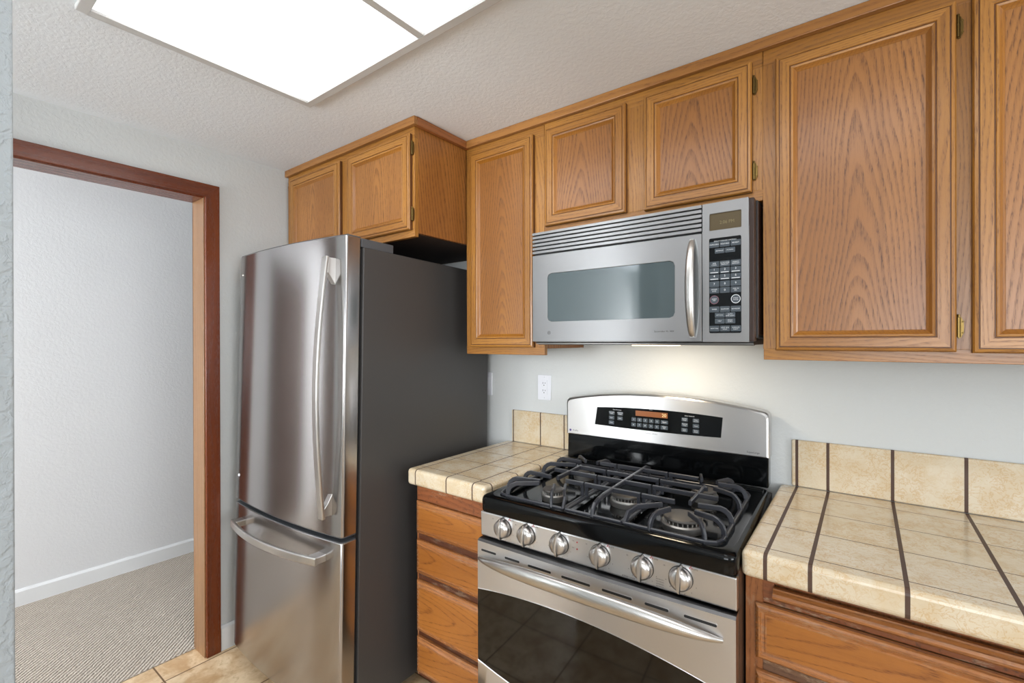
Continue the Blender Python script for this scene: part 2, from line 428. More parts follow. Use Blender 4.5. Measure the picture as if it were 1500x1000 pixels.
# baseboards
def baseboard(name, x0, x1, y0, y1, h):
    t = .013; m = MB()
    if x0 == x1 or abs(x1-x0) < .001:
        m.prism([(x0, 0), (x0+t, 0), (x0+t, h-.012), (x0+t*.5, h), (x0, h)], 'y', y0, y1)
    return struct(m.build(name, TRIMW))
baseboard('baseboard_hall', -3.6, -3.6, YB, 1.4, .092)
baseboard('baseboard_left', XW, XW, -.93, -.005, .112)

dm = MB().box(-3.6, -3.575, -2.50, -1.76, 0, 2.05, 0)
for za, zb in ((.2, .95), (1.1, 1.9)): dm.box(-3.576, -3.569, -2.38, -1.88, za, zb, 0)
struct(dm.build('door_1', plain('hall_door_brown', '59463d', .4), bevel=.004))
# door casing around the opening in the left wall
tr = MB()
yo, yi = -.932, -.990      # outer and inner edge of the right leg
x0c, x1c = XW-.002, XW+.017
zt = 2.107; zi = 2.047
tr.add([(x1c, yi, 0), (x1c, yo, 0), (x1c, yo, zt), (x1c, yi, zi), (x0c, yi, 0), (x0c, yo, 0), (x0c, yo, zt), (x0c, yi, zi)],
       [(0, 1, 2, 3), (4, 7, 6, 5), (0, 4, 5, 1), (1, 5, 6, 2), (2, 6, 7, 3), (3, 7, 4, 0)], 0)
yo2, yi2 = -1.845, -1.787
tr.add([(x1c, yi, zi), (x1c, yo, zt), (x1c, yo2, zt), (x1c, yi2, zi), (x0c, yi, zi), (x0c, yo, zt), (x0c, yo2, zt), (x0c, yi2, zi)],
       [(0, 1, 2, 3), (4, 7, 6, 5), (0, 4, 5, 1), (1, 5, 6, 2), (2, 6, 7, 3), (3, 7, 4, 0)], 1)
tr.add([(x1c, yi2, 0), (x1c, yo2, 0), (x1c, yo2, zt), (x1c, yi2, zi), (x0c, yi2, 0), (x0c, yo2, 0), (x0c, yo2, zt), (x0c, yi2, zi)],
       [(0, 1, 2, 3), (4, 7, 6, 5), (0, 4, 5, 1), (1, 5, 6, 2), (2, 6, 7, 3), (3, 7, 4, 0)], 0)
struct(tr.build('trim_1', [CAS, CASH], bevel=.003))
jb = MB().box(XW-.117, x0c+.008, -.995, OY1, 0, OZ, 0).box(XW-.117, x0c+.008, OY0+.02, -.995, 2.043, OZ, 1).box(XW-.117, x0c+.008, OY0, OY0+.02, 0, OZ, 0)
struct(jb.build('trim_2', [JAMB, CASH], bevel=.002))

# ------------------------------------------------------------------ ceiling light box
lt = empty('ceiling_light', (-1.0, -1.3, H), 'large flush fluorescent ceiling light with white frame and glowing acrylic panels', 'ceiling light')
LX0, LX1, LY0, LY1 = -1.585, .20, -1.52, -.936
fr = MB(); LT = lambda x0, x1, y0, y1, z0, z1: fr.box(x0+1.0, x1+1.0, y0+1.3, y1+1.3, z0-H, z1-H)
fw = .026
LT(LX0-fw, LX1+fw, LY1, LY1+fw, H-.014, H); LT(LX0-fw, LX1+fw, LY0-fw, LY0, H-.014, H)
LT(LX0-fw, LX0, LY0, LY1, H-.014, H); LT(LX1, LX1+fw, LY0, LY1, H-.014, H)
fr.build('frame', FRW, lt, bevel=.002)
for a, b in ((LX0, -1.003), (-.979, -.39), (-.366, LX1)):
    p = MB().box(a+1.0, b+1.0, LY0+1.3, LY1+1.3, -.007, -.001); p.build('diffuser_panel', DIFF, lt)
for xx in (-.991, -.378): MB().box(xx-.012+1, xx+.012+1, LY0+1.3, LY1+1.3, -.013, 0).build('divider_bar', FRW, lt, bevel=.001)

# ------------------------------------------------------------------ upper cabinets
DP = [(0, -.001), (0, .012), (.003, .0175), (.009, .019), (.0095, .0175), (.0115, .0175), (.012, .020), (.034, .020), (.035, .0175), (.037, .0175), (.0385, .0195), (.043, .0185), (.049, .0125), (.0545, .0085), (.0555, .004)]
def hinge(parent, x, z, y, side=1):
    m = MB()
    m.add([], [])
    o = [(-.0085, -.019), (.0085, -.019)]
    pts = [(x+.003+(.0065 if abs(t) < .7 else .005)*side*1.0*math.sqrt(max(0, 1-(t)**2*.85)), z+t*.024) for t in [i/6 for i in range(-6, 7)]]
    m.prism([(x, z-.026)]+pts+[(x, z+.026)], 'y', y-.0035, y, 0)
    for k in (-1, 0, 1): m.lathe([(0, -.0075), (.0042, -.0075), (.0042, .0075), (0, .0075)], (x, y-.004, z+k*.0155), 'z', 10, 0)
    m.lathe([(0, -.004), (.003, -.003), (.003, .003), (0, .004)], (x, y-.004, z+.027), 'z', 8, 0)
    for k in (-.5, .5): m.lathe([(.0022, 0), (.0018, .001), (0, .0014)], (x+.008*side, y-.0035, z+k*.026), 'y', 8, 0)
    return m.build('hinge', BRASS, parent)
def door(parent, x0, x1, z0, z1, yf, hinges=(), side=1, label=None):
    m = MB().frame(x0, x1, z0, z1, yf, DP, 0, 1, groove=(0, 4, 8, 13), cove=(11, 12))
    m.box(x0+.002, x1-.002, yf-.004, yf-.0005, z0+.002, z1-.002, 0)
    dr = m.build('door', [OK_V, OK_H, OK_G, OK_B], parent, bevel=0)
    w = .053; c = ((x0+x1)/2+random.uniform(-.04, .04)*(x1-x0), yf-.008, z0+.35*(z1-z0))
    MB().box(x0+w, x1-w, yf-.0098, yf-.004, z0+w, z1-w).build('door_panel', OK_P, dr, loc=c, bevel=.001)
    for hx, hz in hinges: hinge(dr, hx, hz, yf-.001, side)
    return dr
CT = H-.001
def upper(label, x0, x1, yf, z0, doors, splits, group, hingemap=None, crown=True, side_right=False, recess=.02, loc=None, no_top=2.232, side_left=False):
    """doors: (x0,x1,z0,z1,hinges,side) in world coordinates"""
    ox, oy = (x0+x1)/2, yf/2
    t = empty('wall_cabinet', (ox, oy, z0), label, 'cabinet', group)
    T = lambda b: b   # meshes are written in world coordinates and shifted here
    def bld(m, name, mats, **k):
        m.v = [(p[0]-ox, p[1]-oy, p[2]-z0) for p in m.v]
        return m.build(name, mats, t, **k)
    b = MB().box(x0+.001, x1-.001, yf+.019, -.003, z0+recess, CT, 0)
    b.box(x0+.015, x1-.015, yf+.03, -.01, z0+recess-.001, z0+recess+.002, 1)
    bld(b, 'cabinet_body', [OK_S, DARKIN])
    f = MB()
    xs = [x0]+splits+[x1]
    sw = .0
    ff = MB()
    ff.box(x0+.0005, x1-.0005, yf, yf+.0195, z0, z0+.032, 1)
    ff.box(x0+.0005, x1-.0005, yf, yf+.0195, 2.195, CT, 1)
    st = [(x0+.0005, doors[0][0]+.012)]
    for i in range(len(doors)-1): st.append((doors[i][1]-.012, doors[i+1][0]+.012))
    st.append((doors[-1][1]-.012, x1-.0005))
    for a, c in st: ff.box(a, c, yf, yf+.0194, z0+.032, 2.195, 0)
    bld(ff, 'face_frame', [OK_V, OK_H], bevel=.0012)
    for (a, c, zz0, zz1, hz, side) in doors:
        m = t
        hg = [((c+.004 if side > 0 else a-.004)-ox, z-z0) for z in hz]
        door(t, a-ox, c-ox, zz0-z0, zz1-z0, yf-oy-.0005, hg, side)
    return t
G_UP = None
YU = -.316
ucA = upper('short deep oak wall cabinet directly above the refrigerator', XW+.003, -1.392, -.608, 1.812,
      [(-2.301, -1.873, 1.842, 2.212, (), -1), (-1.812, -1.405, 1.838, 2.210, (2.152, 1.897), 1)], [], None, recess=.016)
ucB = upper('tall narrow oak wall cabinet with one door between refrigerator and microwave', -1.389, -.985, YU, 1.351,
      [(-1.356, -1.029, 1.381, 2.207, (), -1)], [], None, recess=.026)
ucC = upper('short two-door oak wall cabinet directly above the microwave', -.9845, -.2355, YU, 1.810,
      [(-.974, -.648, 1.841, 2.212, (), -1), (-.584, -.262, 1.835, 2.213, (2.144, 1.896), 1)], [], None, recess=.0)
ucD = upper('tall wide oak wall cabinet at right with large cathedral-grained door', -.235, 1.02, YU, 1.351,
      [(-.202, .170, 1.378, 2.198, (2.139, 1.436), 1), (.197, .567, 1.376, 2.196, (), -1), (.60, .97, 1.376, 2.196, (), 1)], [], None, recess=.02)
# top moulding strips under the ceiling
cm = MB().box(-1.373, 1.02, YU-.019, YU-.001, 2.2365, CT)
tag(cm.build('cornice_moulding', OK_C, bevel=.002), 'long flat oak trim strip along ceiling above the microwave and right cabinets', 'moulding')
ca = MB().box(XW+.003, -1.373, -.627, -.6095, 2.2365, CT, 0).box(-1.3905, -1.373, -.6095, YU-.001, 2.2365, CT, 1)
tag(ca.build('cornice_moulding', [OK_C, OK_CY], bevel=.002), 'L-shaped flat oak trim strip round the top of the cabinet above the refrigerator', 'moulding')

# ------------------------------------------------------------------ base cabinets and tiled counters
SLAB = [(0, .001), (0, .010), (.003, .013), (.009, .0155), (.015, .019), (.022, .0195)]
def slab_front(name, parent, x0, x1, z0, z1, yf, prof=SLAB, mats=None, loc=None):
    m = MB().frame(x0, x1, z0, z1, yf, prof, 1, 1)
    w, dd = prof[-1]
    m.add([(x0+w, yf-dd, z0+w), (x1-w, yf-dd, z0+w), (x1-w, yf-dd, z1-w), (x0+w, yf-dd, z1-w)], [(0, 1, 2, 3)], 0)
    m.add([(x0, yf, z0), (x1, yf, z0), (x1, yf, z1), (x0, yf, z1)], [(3, 2, 1, 0)], 0)
    c = ((x0+x1)/2+random.uniform(-.1, .1), yf, (z0+z1)/2+random.uniform(-.02, .02))
    return m.build(name, mats or [BO_D, BO_M], parent, loc=loc or c)
YC = -.585
tL = empty('base_cabinet', (-1.21, -.3, 0), 'narrow reddish oak base cabinet with four drawers left of the range', 'cabinet')
def loc_to(m, o, name, mats, **k):
    m.v = [(p[0]-o.location.x, p[1]-o.location.y, p[2]-o.location.z) for p in m.v]; return m.build(name, mats, o, **k)
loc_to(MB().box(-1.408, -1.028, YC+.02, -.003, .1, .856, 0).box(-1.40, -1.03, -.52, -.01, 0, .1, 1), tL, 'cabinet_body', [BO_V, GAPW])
ff = MB().box(-1.409, -1.401, YC, YC+.0198, .1, .856, 0).box(-1.401, -1.0275, YC-.003, YC+.0198, .788, .856, 1)
for a, b in ((.634, .662), (.477, .505), (.257, .281), (.1, .12)): ff.box(-1.401, -1.0275, YC, YC+.0197, a, b, 2)
ff.box(-1.401, -1.0275, YC+.003, YC+.019, .1, .79, 2)
loc_to(ff, tL, 'face_frame', [BO_V, BO_H, oak('worn_dark_rail', '5e3420', '3c2014', 'x', worn=.3)], bevel=.001)
for a, b in ((.661, .786), (.505, .634), (.281, .477), (.12, .257)):
    slab_front('drawer', tL, -1.400+1.21, -1.031+1.21, a, b, YC+.3)
tR = empty('base_cabinet', (.32, -.3, 0), 'wide reddish oak base cabinet with drawers right of the range', 'cabinet')
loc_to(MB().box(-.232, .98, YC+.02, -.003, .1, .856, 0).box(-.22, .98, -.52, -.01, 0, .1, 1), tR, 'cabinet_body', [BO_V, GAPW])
ff = MB().box(-.2325, -.1955, YC-.002, YC+.0198, .1, .856, 0).box(-.1955, .979, YC-.001, YC+.0198, .836, .856, 1)
ff.box(-.1955, .979, YC+.001, YC+.0195, .786, .80, 1).box(-.1955, -.172, YC-.001, YC+.0198, .80, .836, 1)
for a, b in ((.625, .655), (.455, .48), (.10, .13)): ff.box(-.1955, .979, YC, YC+.0197, a, b, 2)
ff.box(-.1955, .979, YC+.012, YC+.019, .1, .79, 2)
for xx in (.46, .72): ff.box(xx-.02, xx+.02, YC-.0005, YC+.0198, .1, .79, 0)
loc_to(ff, tR, 'face_frame', [BO_V, BO_H, oak('worn_grey_rail', '7a5a46', '4c3426', 'x', worn=.5)], bevel=.001)
PP = [(0, .001), (0, .010), (.003, .015), (.007, .0185), (.011, .0185), (.013, .015), (.019, .0135), (.021, .0165), (.024, .0165)]
for (xa, xb) in ((-.209, .442), (.478, .702), (.738, .962)):
    for a, b in ((.657, .786), (.482, .627), (.132, .452)):
        slab_front('drawer', tR, xa-.32, xb-.32, a, b, YC+.3-.002, PP)
# pull-out cutting board with a rounded, grooved front edge
cb = MB(); prof = [(-.5875, .803), (-.592, .803), (-.603, .806), (-.610, .812), (-.612, .8175), (-.609, .823), (-.600, .828), (-.598, .831), (-.5875, .831)]
cb.prism(prof, 'x', -.172, .43)
tag(cb.build('cutting_board', BO_M, loc=(0.1, -.4, .815)), 'pull-out wooden cutting board slid in above the top drawer right of the range', 'cutting board')

def counter(name, x0, x1, y0, y1, z0, z1, mat, label, rad=.014):
    m = MB().box(x0, x1, y0, y1, z0, z1)
    o = m.build(name, mat, bevel=rad, seg=4)
    for p in o.data.polygons: p.use_smooth = False
    return tag(o, label, 'countertop')
TL = tile('tile_left_counter', [-1.362, -1.199, -1.074], [-.582, -.415, -.256, -.093], [-.597, -.447, -.298, -.135], -1.072, .0026, .0016)
TR_ = tile('tile_right_counter', [-.183, -.0965, .065, .2265, .388, .55, .712, .874], [-.594, -.426, -.259, -.095], gx=.0042, gy=.0016)
counter('countertop', -1.409, -1.017, -.636, -.0005, .857, .919, TL, 'short beige tiled countertop with brown grout between refrigerator and range', .013)
counter('countertop', -.233, .98, -.636, -.0005, .857, .919, TR_, 'long beige tiled countertop with brown grout right of the range', .013)
BL = tile('tile_left_splash', [-1.364, -1.207, -1.080], [], gx=.0028, z_only=True)
BR = tile('tile_right_splash', [-.1835, -.0975, .0645, .2255, .387, .549, .711, .873], [], gx=.0042, z_only=True)
tag(MB().box(-1.375, -1.04, -.013, -.0005, .9195, 1.073).build('backsplash', BL, bevel=.005, seg=3), 'short row of beige backsplash tiles standing behind the left counter', 'backsplash')
tag(MB().box(-.199, .98, -.013, -.0005, .9195, 1.074).build('backsplash', BR, bevel=.005, seg=3), 'long row of beige backsplash tiles standing behind the right counter', 'backsplash')
# counter strips to the wall (tops run under the splash)
# ------------------------------------------------------------------ outlets
def outlet(x, z, label, lines=True):
    t = empty('power_outlet', (x, -.0002, z), label, 'outlet')
    MB().prism(rrect(-.036, .036, -.058, .058, .004, 3), 'y', -.0058, 0).build('cover_plate', WPL, t, bevel=.0015)
    m = MB().prism(rrect(-.0165, .0165, -.034, .034, .003, 3), 'y', -.0075, -.005)
    s = m; m.mi = [0]*len(m.f); k0 = len(m.f)
    for dz in (.019, -.015):
        s.box(-.0075, -.0055, -.0078, -.0070, dz-.002, dz+.006); s.box(.0045, .0065, -.0078, -.0070, dz-.001, dz+.005)
        s.lathe([(0, .0008), (.0024, .0008), (.0024, 0)], (-.0005, -.0070, dz-.0085), 'y', 10)
    s.box(-.0005, .0005, -.0062, -.0056, .046, .0495); s.box(-.0005, .0005, -.0062, -.0056, -.0495, -.046)
    s.mi = [0]*k0+[1]*(len(s.f)-k0); s.build('receptacle', [WPL, SLOT], t, recalc=False); return t
outlet(-1.190, 1.190, 'white duplex wall outlet above the left backsplash tiles')
outlet(-1.541, 1.190, 'white wall plate mostly hidden behind the edge of the refrigerator')

# ------------------------------------------------------------------ microwave
mw = empty('microwave', (-.62, -.2, 1.401), 'stainless steel over-the-range microwave hanging under the short oak cabinet', 'microwave')
def mwb(m, name, mats, parent=None, **k):
    o = (-.62, -.2, 1.401); m.v = [(p[0]-o[0], p[1]-o[1], p[2]-o[2]) for p in m.v]; return m.build(name, mats, parent or mw, **k)
XL, XS, XR = -.9935, -.386, -.2605
YM = -.386
body = MB().box(-.979, -.243, -.345, -.004, 1.412, 1.806, 0)
mwb(body, 'case', BLKM, bevel=.003)
# brown-black side trim seen between face and cabinet
mwb(MB().box(XR-.004, -.2475, YM+.008, -.345, 1.403, 1.807, 0).box(-.2475, -.2425, -.345, -.06, 1.42, 1.80, 0), 'side_trim', plain('dark_brown_trim', '33221a', .25), bevel=.004)
# grille
g = MB()
zt, zb = 1.8075, 1.7245; n = 6; pitch = (zt-zb)/n
for i in range(n):
    za = zb+i*pitch+.0042; zc = zb+(i+1)*pitch
    g.prism([(YM+.001, za), (YM, za+.0006), (YM, zc-.0006), (YM+.001, zc), (YM+.02, zc), (YM+.02, za)], 'x', XL, XS-.001, 0)
g.box(XL+.002, XS-.002, YM+.014, YM+.035, zb, zt, 1)
mwb(g, 'vent_grille', [STM, BLKM])
# door
dr = MB(); z0, z1 = 1.4035, 1.7225
out = rrect(XL, XS-.001, z0, z1, .002, 2); inn = rrect(-.928, -.4665, 1.4765, 1.6515, .016, 2)
def ringplate(m, outer, inner, yf, yb, mi=0):
    n = len(outer)
    vs = [(p[0], yf, p[1]) for p in outer]+[(p[0], yf, p[1]) for p in inner]+[(p[0], yb, p[1]) for p in outer]+[(p[0], yb, p[1]) for p in inner]
    fs = []
    for i in range(n):
        j = (i+1) % n
        fs += [[i, j, n+j, n+i], [2*n+i, 3*n+i, 3*n+j, 2*n+j], [i, 2*n+i, 2*n+j, j], [n+i, n+j, 3*n+j, 3*n+i]]
    m.add(vs, fs, mi); return m
ringplate(dr, out, inn, YM, -.348)
pdoor = mwb(dr, 'door', STM, bevel=.0012)
mwb(MB().prism(rrect(-.930, -.4645, 1.4745, 1.6535, .016, 4), 'y', YM+.0035, YM+.012), 'window_glass', MWG, pdoor)
# embossed oval rim round the handle and the door handle
hp = []; hr = []; hf = []
for i in range(25):
    t = -1+2*i/24; hp.append((-.4125+.0, YM-.006-.030*(1-t*t)**.8, 1.5615+t*.1425)); hr.append(.0075+.0055*(1-t*t)**.5); hf.append(.006+.003*(1-t*t)**.5)
hm = MB().tube(hp, hr, 14, 0, True, hf, up=(0, 1, 0))
for z in (1.425, 1.698): hm.box(-.418, -.407, YM-.012, YM+.001, z-.010, z+.010)
mwb(hm, 'handle', STH, pdoor)
mwb(MB().prism([(-.405+.012*math.cos(a)*1, 1.5615+.148*math.sin(a)) for a in [R(i*10-90) for i in range(19)]], 'y', YM-.0012, YM+.001), 'handle_recess', steel('recess_steel', 'a9adaf', .35), pdoor)
lg = MB()
def logo(m, x, z, rad, y, mi):
    ringplate(m, [(x+rad*math.cos(R(i*15)), z+rad*math.sin(R(i*15))) for i in range(24)], [(x+rad*.82*math.cos(R(i*15)), z+rad*.82*math.sin(R(i*15))) for i in range(24)], y-.0003, y, mi)
    m.text('GE', x, z, rad*1.15, y-.0003, mi)
    for i in range(4):
        a = R(45+90*i); m.lathe([(0, .0003), (rad*.12, .0003), (rad*.12, 0)], (x+rad*.68*math.cos(a), y, z+rad*.68*math.sin(a)), 'y', 6, mi)
logo(lg, -.921, 1.436, .0062, YM, 0)
mwb(lg, 'emblem', PRDK, pdoor, recalc=False)
mwb(MB().text('Spacemaker XL 1800', -.4995, 1.435, .0072, YM-.0004, 0), 'lettering', PRDK, pdoor, recalc=False)
# control panel
cpn = MB(); ringplate(cpn, rrect(XS+.001, XR, 1.4015, 1.8075, .002, 2), rrect(-.3645, -.2795, 1.7265, 1.7755, .002, 2), YM, YM+.002)
cpn.box(XS+.001, XR, YM+.002, -.345, 1.4015, 1.726); cpn.box(XS+.001, XR, YM+.002, -.345, 1.776, 1.8075)
cpn.box(XS+.001, -.365, YM+.002, -.345, 1.726, 1.776).box(-.279, XR, YM+.002, -.345, 1.726, 1.776)
panel = mwb(cpn, 'control_panel', STM, bevel=.0015)
dp = MB().box(-.3645, -.2795, YM+.005, YM+.012, 1.7265, 1.7755, 0); dp.text('2:06 PM', -.318, 1.748, .0135, YM+.0045, 1, sx=.9)
mwb(dp, 'display', [OLIVE, MWDIG], panel, recalc=False)
kp = MB().prism(rrect(-.3655, -.2795, 1.428, 1.7035, .004, 4), 'y', YM-.0012, YM+.002, 0)
kp.text('SENSOR COOKING CONTROLS', -.322, 1.694, .0042, YM-.0014, 1)
keypad = mwb(kp, 'keypad', [BLACK, PRINT], panel, recalc=False)
cx = (-.3512, -.3225, -.2937)
rows = [(1.6845, ['POPCORN', 'VEGETABLE', 'REHEAT']), (1.6645, [None]), (1.6275, ['TIME\nCOOK', 'AUTO/TIME\nDEFROST', 'EXPRESS\nDEFROST']),
        (1.6085, ['1', '2', '3']), (1.5895, ['4', '5', '6']), (1.5700, ['7', '8', '9']), (1.5515, ['POWER\nLEVEL', '0', 'ADD 30\nSEC']),
        (1.4965, ['TIMER', 'CUSTOM', 'REMINDER']), (1.4410, ['VENT FAN', 'VENT FAN\nHI/LO', 'SURFACE\nLIGHT'])]
def key(x, z, w, h, txt, y, parent, ts, builder, sub=False, round_=0, ring=None):
    m = MB()
    if round_:
        m.lathe([(0, .0008), (round_, .0008), (round_, 0)], (x, y, z), 'y', 24, 0)
        ringplate(m, [(x+round_*math.cos(R(i*15)), z+round_*math.sin(R(i*15))) for i in range(24)], [(x+round_*.88*math.cos(R(i*15)), z+round_*.88*math.sin(R(i*15))) for i in range(24)], y-.0011, y-.0008, 2)
    else: m.prism(rrect(x-w/2, x+w/2, z-h/2, z+h/2, .0015, 2), 'y', y-.0007, y, 0)
    L = txt.split('\n')
    for i, l in enumerate(L):
        m.text(l, x, z+(len(L)-1)*ts*.5-i*ts*1.0+(ts*.35 if sub else 0), ts, y-.0010, 1)
    if sub: m.box(x-w*.4, x+w*.4, y-.0010, y-.0008, z-h*.36, z-h*.25, 1)
    return builder(m, 'button', [KEYG, PRINT, ring or PRINT], parent, recalc=False)
yk = YM-.0012
for z, L in rows:
    for i, tx in enumerate(L):
        if tx is None: continue
        num = tx.isdigit()
        key(cx[i], z, .0265, .0165, tx, yk, keypad, .0085 if num else (.0046 if '\n' in tx or len(tx) > 7 else .0052), mwb, sub=(num and tx in '123456'))
for xx, zz, tx in ((-.3365, 1.6655, 'BEVERAGE'), (-.3085, 1.6655, 'POTATO'), (-.3365, 1.4795, 'OPTIONS'), (-.3085, 1.4795, 'AUTO\nNITE LIGHT'), (-.3365, 1.4625, 'HELP'), (-.3085, 1.4625, 'DELAY\nSTART')):
    key(xx, zz, .0265, .0145, tx, yk, keypad, .0044, mwb)
key(-.3512, 1.5245, 0, 0, 'CLEAR\nOFF', yk, keypad, .0046, mwb, round_=.0125, ring=plain('dim_red_ring', '7a4a55', .4))
key(-.2937, 1.5245, 0, 0, 'START\nPAUSE', yk, keypad, .0046, mwb, round_=.0125)
# underside with lamp lens
un = MB().box(-.985, -.25, YM+.012, -.02, 1.394, 1.412, 0)
un.prism([(YM+.004, 1.4015), (YM+.03, 1.392), (YM+.03, 1.4015)], 'x', -.985, -.25, 1)
mwb(un, 'underside', [steel('under_steel', '8a8886', .4), BLKM])
mwb(MB().box(-.64, -.50, -.30, -.22, 1.3895, 1.3945), 'lamp_lens', LAMPG, bevel=.001)
lp = area('microwave_lamp', (-.57, -.26, 1.386), (-.57, -.10, .9), .12, .06, 1.6, (1, .84, .62)); lp.parent = None

# ------------------------------------------------------------------ refrigerator
fg = empty('refrigerator', (-1.873, -.433, .008), 'stainless bottom-freezer refrigerator with charcoal sides in the corner', 'refrigerator', rot=(R(-1.2), 0, R(1.9)))
HW = .3875
MB().box(-HW+.004, HW, -.399, .350, .03, 1.737, 0).build('cabinet', FRS, fg, bevel=.004)
MB().box(-HW+.012, HW-.010, -.412, -.398, .055, 1.73, 0).build('door_gasket', GASK, fg)
MB().box(-HW+.05, HW-.05, -.37, -.30, .0, .045).build('base_grille', GASK, fg)
def bow(x): return -.4735-.026*(1-(x/HW)**2)
def fdoor(name, z0, z1):
    n = 28; xs = [-HW+2*HW*i/n for i in range(n+1)]
    out = [(-HW, -.412)]+[(-HW, -.462)]+[(-HW+.006*(1-math.cos(R(a)))*1.0, -.462-.0115*math.sin(R(a))) for a in (30, 60)]
    out += [(x, bow(x)) for x in xs[1:-1]]
    out += [(HW-.006*(1-math.cos(R(a))), -.462-.0115*math.sin(R(a))) for a in (60, 30)]+[(HW, -.462), (HW, -.412)]
    m = MB().prism(out, 'z', z0, z1, 0)
    for i, f in enumerate(m.f):
        if len(f) == 4: m.sm[i] = True
    o = m.build(name, STV, fg, bevel=.003)
    return o
fd = fdoor('fridge_door', .695, 1.768); zd = fdoor('freezer_drawer', .052, .675)
# top and bottom cap strips in dark plastic
def capstrip(z0, z1, par):
    MB().prism([(-HW+.002, -.413), (-HW+.002, -.46)]+[(-HW+.01+(2*HW-.02)*i/16, bow(-HW+.01+(2*HW-.02)*i/16)+.003) for i in range(17)]+[(HW-.002, -.46), (HW-.002, -.413)], 'z', z0, z1).build('cap_strip', DGREY, par)
capstrip(1.7675, 1.7705, fd); capstrip(.6925, .6955, fd); capstrip(.6745, .6775, zd)
# hinge cover on top of the cabinet
hc = MB().box(HW-.11, HW-.004, -.405, -.255, 1.7365, 1.770, 0).box(HW-.10, HW-.012, -.46, -.40, 1.771, 1.776, 0)
hc.build('hinge_cover', DGREY, fg, bevel=.003)
# upper handle
pts = []; n = 22
for i in range(n+1):
    t = i/n; z = .762+t*(1.690-.762); pts.append((.326, -.512-.032*math.sin(math.pi*t), z))
h = MB().bar(pts, .030, .013, up=(0, 1, 0))
fh = h.build('door_handle', STH, fd, bevel=.0035)
for z0, z1, lo in ((1.618, 1.688, 0), (.768, .815, 1)):
    ys = bow(.326)+.004
    P = [(ys, z0-.03), (ys, z1), (-.508, z1-.001), (-.512, z0+.015), (-.498, z0)] if not lo else [(ys, z0), (ys, z1+.035), (-.497, z1), (-.512, z1-.018), (-.510, z0+.002)]
    MB().prism(P, 'x', .3145, .3375).build('handle_mount', STH, fh, bevel=.002)
# freezer handle
pts = []
for i in range(n+1):
    t = -1+2*i/n; pts.append((t*.312, -.522-.040*(1-t*t), .612))
h = MB().bar(pts, .013, .030, up=(0, 0, 1))
zh = h.build('drawer_handle', STH, zd, bevel=.0035)
for s in (-1, 1):
    x = s*.290; ys = bow(x)
    MB().box(x-.022, x+.022, -.526, ys+.003, .600, .626).build('handle_mount', STH, zh, bevel=.003)
for z in (1.684, .800):
    MB().lathe([(0, .004), (.004, .0038), (.006, .002), (.0065, 0)], (-.352, bow(-.352)+.001, z), 'y', 16).build('hole_plug', WPL if z < 1 else STH, fd)

# ------------------------------------------------------------------ gas range
rg = empty('gas_range', (-.621, -.395, 0), 'freestanding stainless gas range with black cooktop between the two counters', 'range', rot=(0, 0, R(1.9)))
HR = .3775
MB().box(-HR, HR, -.262, .365, .03, .885, 0).box(-HR+.03, HR-.03, -.2, .3, 0, .03, 1).build('body', [plain('range_side', '3a2c24', .3), GASK], rg, bevel=.002)
# cooktop: black enamel frame with a sunk well
ct = MB(); nn = 6
oc = rrect(-HR, HR, -.292, .315, .028, nn); oc2 = rrect(-HR-.000, HR, -.292, .315, .028, nn)
oi = rrect(-HR+.009, HR-.009, -.283, .306, .022, nn); wi = rrect(-.338, .338, -.262, .228, .045, nn); wb = rrect(-.325, .325, -.248, .214, .04, nn)
def loops(m, L, mi=0, smooth=True, capb=True, capt=True):
    n = len(L[0][0]); vs = []
    for pts, z in L: vs += [(p[0], p[1], z) for p in pts]
    fs = [[i*n+k, i*n+(k+1) % n, (i+1)*n+(k+1) % n, (i+1)*n+k] for i in range(len(L)-1) for k in range(n)]
    m.add(vs, fs, mi, smooth)
    if capt: m.add([(p[0], p[1], L[-1][1]) for p in L[-1][0]], [list(range(n))], mi)
    if capb: m.add([(p[0], p[1], L[0][1]) for p in L[0][0]], [list(range(n))[::-1]], mi)
def inset(pts, dd, cx=0, cy=.01):
    return [(p[0]-dd*(1 if p[0] > cx else -1), p[1]-dd*(1 if p[1] > cy else -1)) for p in pts]
loops(ct, [(inset(oc, .005), .863), (inset(oc, .001), .866), (oc, .872), (oc, .900), (inset(oc, .001), .906), (inset(oc, .004), .911), (inset(oc, .009), .9135), (inset(oc, .014), .9140), (inset(oc, .018), .9155), (wi, .9155), (inset(wi, .003), .914), (wb, .900)])
ckt = ct.build('cooktop', BLACK, rg)
# vent louvre strip and riser behind the well
lv = MB().box(-HR+.012, HR-.012, .232, .262, .914, .922)
for i in range(3): lv.box(-HR+.02, HR-.02, .236+i*.009, .240+i*.009, .922, .9255)
lv.build('rear_trim', BLACK, ckt, bevel=.001)
# backguard
def arch(x): return 1.203-.034*(x/HR)**2-.004*(x/HR)**4
bg = MB(); N_ = 24; xs = [-HR+2*HR*i/N_ for i in range(N_+1)]
def bgout(ins, zb):
    P = [(-HR+ins, zb+ins*.6), (HR-ins, zb+ins*.6)]; rc = .020
    zc_ = arch(HR-rc)-ins
    for k in range(6): a = R(k*16); P.append((HR-ins-rc+rc*math.cos(a), zc_-rc+rc*math.sin(a)))
    X_ = [-(HR-rc-ins)+2*(HR-rc-ins)*i/20 for i in range(21)]
    P += [(x, arch(x)-ins) for x in X_[::-1][1:-1]]
    for k in range(5, -1, -1): a = R(k*16); P.append((-HR+ins+rc-rc*math.cos(a), zc_-rc+rc*math.sin(a)))
    return P
o1 = bgout(0, 1.016)
vs_prof = [(o1, .352), (o1, .300), (bgout(.003, 1.016), .2935), (bgout(.008, 1.016), .2905)]
n = len(o1); vs = []
